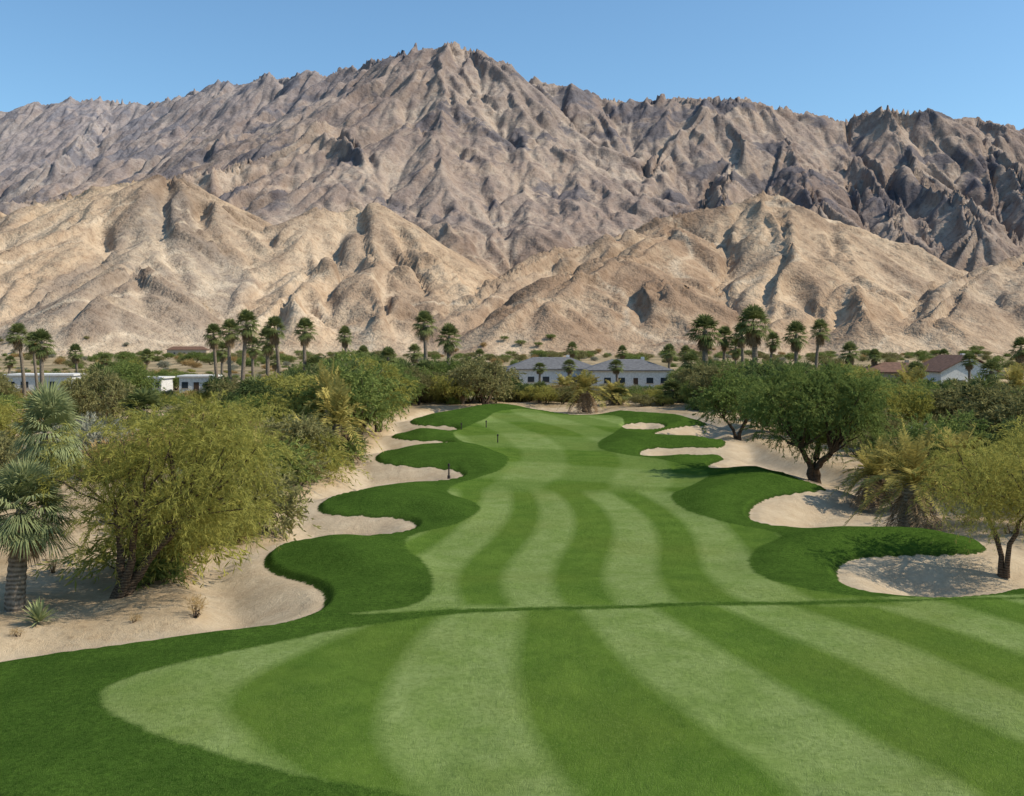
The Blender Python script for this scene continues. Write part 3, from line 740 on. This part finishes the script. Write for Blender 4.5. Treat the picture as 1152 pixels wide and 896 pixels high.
def house(name,x,y,W,D,wh,rh,rot,wall,roof,style='hip',z=0.0,nwin=6,found=0.4):
    e=bpy.data.objects.new(name,None); scene.collection.objects.link(e); e.location=(x,y,z); e.rotation_euler=(0,0,rot)
    mb=MB(); box(mb,-W/2,W/2,-D/2,D/2,-found,wh)
    if style=='gable':
        for yy in (-D/2,D/2):
            mb.add([(-W/2,yy,wh),(0,yy,wh),(W/2,yy,wh),(0,yy,wh+rh*0.93)],[(0,1,2,3)],0,0.5)
    add_obj("walls",mb.mesh(name+"_walls",[wall]),parent=e)
    mb=MB(); o=0.7; t=0.22
    if style=='hip':
        rl=max(W/2-D/2,0.5)
        base=[(-W/2-o,-D/2-o),(W/2+o,-D/2-o),(W/2+o,D/2+o),(-W/2-o,D/2+o)]
        V=[(a,b,wh) for a,b in base]+[(a,b,wh+t) for a,b in base]+[(-rl,0,wh+rh),(rl,0,wh+rh)]
        mb.add(V,[(0,3,2,1),(0,1,5,4),(1,2,6,5),(2,3,7,6),(3,0,4,7),(4,5,9,8),(6,7,8,9)],0,0.5)
        mb.add([(W/2+o,-D/2-o,wh+t),(W/2+o,0,wh+t),(W/2+o,D/2+o,wh+t),(rl,0,wh+rh)],[(0,1,2,3)],0,0.5)
        mb.add([(-W/2-o,D/2+o,wh+t),(-W/2-o,0,wh+t),(-W/2-o,-D/2-o,wh+t),(-rl,0,wh+rh)],[(0,1,2,3)],0,0.5)
    elif style=='gable':
        for s in (-1,1):
            V=[(s*(W/2+o),-D/2-o,wh-0.3),(0,-D/2-o,wh+rh),(0,D/2+o,wh+rh),(s*(W/2+o),D/2+o,wh-0.3)]
            V+=[(a,b,c+t) for a,b,c in V]
            mb.add(V,[(0,1,2,3),(4,7,6,5),(0,4,5,1),(2,6,7,3),(3,7,4,0)],0,0.5)
    else:
        box(mb,-W/2-0.4,W/2+0.4,-D/2-0.4,D/2+0.4,wh,wh+0.35)
    add_obj("roof",mb.mesh(name+"_roof",[roof]),parent=e)
    mb=MB(); fr=MB()
    for i in range(nwin):
        cx_=-W/2+W*(i+0.5)/nwin
        if i==nwin//2: continue
        ww=min(1.6,W/nwin*0.55)
        box(mb,cx_-ww/2,cx_+ww/2,-D/2-0.05,-D/2+0.02,0.9,min(wh-0.5,2.2))
        box(fr,cx_-ww/2-0.12,cx_+ww/2+0.12,-D/2-0.09,-D/2+0.01,0.72,0.88)
    add_obj("windows",mb.mesh(name+"_windows",[M_glass]),parent=e)
    add_obj("sills",fr.mesh(name+"_sills",[M_tanw]),parent=e)
    mb=MB(); cx_=-W/2+W*(nwin//2+0.5)/nwin; box(mb,cx_-0.55,cx_+0.55,-D/2-0.06,-D/2+0.02,0,2.15)
    add_obj("door",mb.mesh(name+"_door",[M_wood]),parent=e)
    if style!='flat':
        mb=MB(); box(mb,W*0.18,W*0.18+0.8,D*0.1,D*0.1+0.8,wh,wh+rh+0.5)
        add_obj("chimney",mb.mesh(name+"_chimney",[wall]),parent=e)
def hx(px,d): return (px-CX)/FPX*d
house("grey_roof_house",hx(620,250),250,22,13,3.9,3.0,0.05,M_white,M_grey,'hip')
house("grey_roof_house",hx(705,242),242,20,13,3.8,2.7,-0.04,M_white,M_grey,'hip')
house("white_gable_house",hx(1074,225),225,13,12,4.2,3.3,0.10,M_white,M_brown,'gable',nwin=4)
house("brown_roof_house",hx(1006,240),240,17,12,3.4,2.4,-0.05,M_tanw,M_brown,'hip')
house("white_flat_roof_house",hx(52,215),215,14,9,3.4,0.3,0.08,M_white,M_white,'flat',nwin=5)
house("white_flat_roof_house",hx(225,212),212,7,7,3.2,0.3,0.08,M_white,M_white,'flat',nwin=3)
house("white_flat_roof_house",hx(175,214),214,5,6,2.8,0.3,-0.08,M_white,M_white,'flat',nwin=3)
house("white_flat_roof_house",hx(1050,135),135,5,4,1.5,0.2,0.0,M_white,M_white,'flat',nwin=3)
# desert house at the foot of the hills, on its own footing, set just above the slope
dh=872; xh=hx(212,dh); zh=max(0.0,mz(xh,dh))+1.0
house("hillside_house",xh,dh,34,9,4.5,3.0,0.05,M_tanw,M_brown,'hip',z=zh,nwin=8,found=5)

# ------------------------------------------------------------------ yardage marker posts
M_post=plain("dark_post",(0.05,0.04,0.035))
for px,py in ((505,538),(519,487),(547,484),(560,501)):
    x,y=gp(px,py); mb=MB()
    mb.tube([(0,0,-0.2),(0,0,0.05),(0,0,0.06),(0,0,0.75),(0,0,0.76),(0,0,0.92),(0,0,0.98)],[0.12,0.12,0.06,0.05,0.09,0.09,0.005],0,10,0.5,False)
    put("yardage_marker_post",mb.mesh("marker",[M_post]),x,y,1.0,sink=-0.15)
print("done",len(bpy.data.objects),dh,zh)
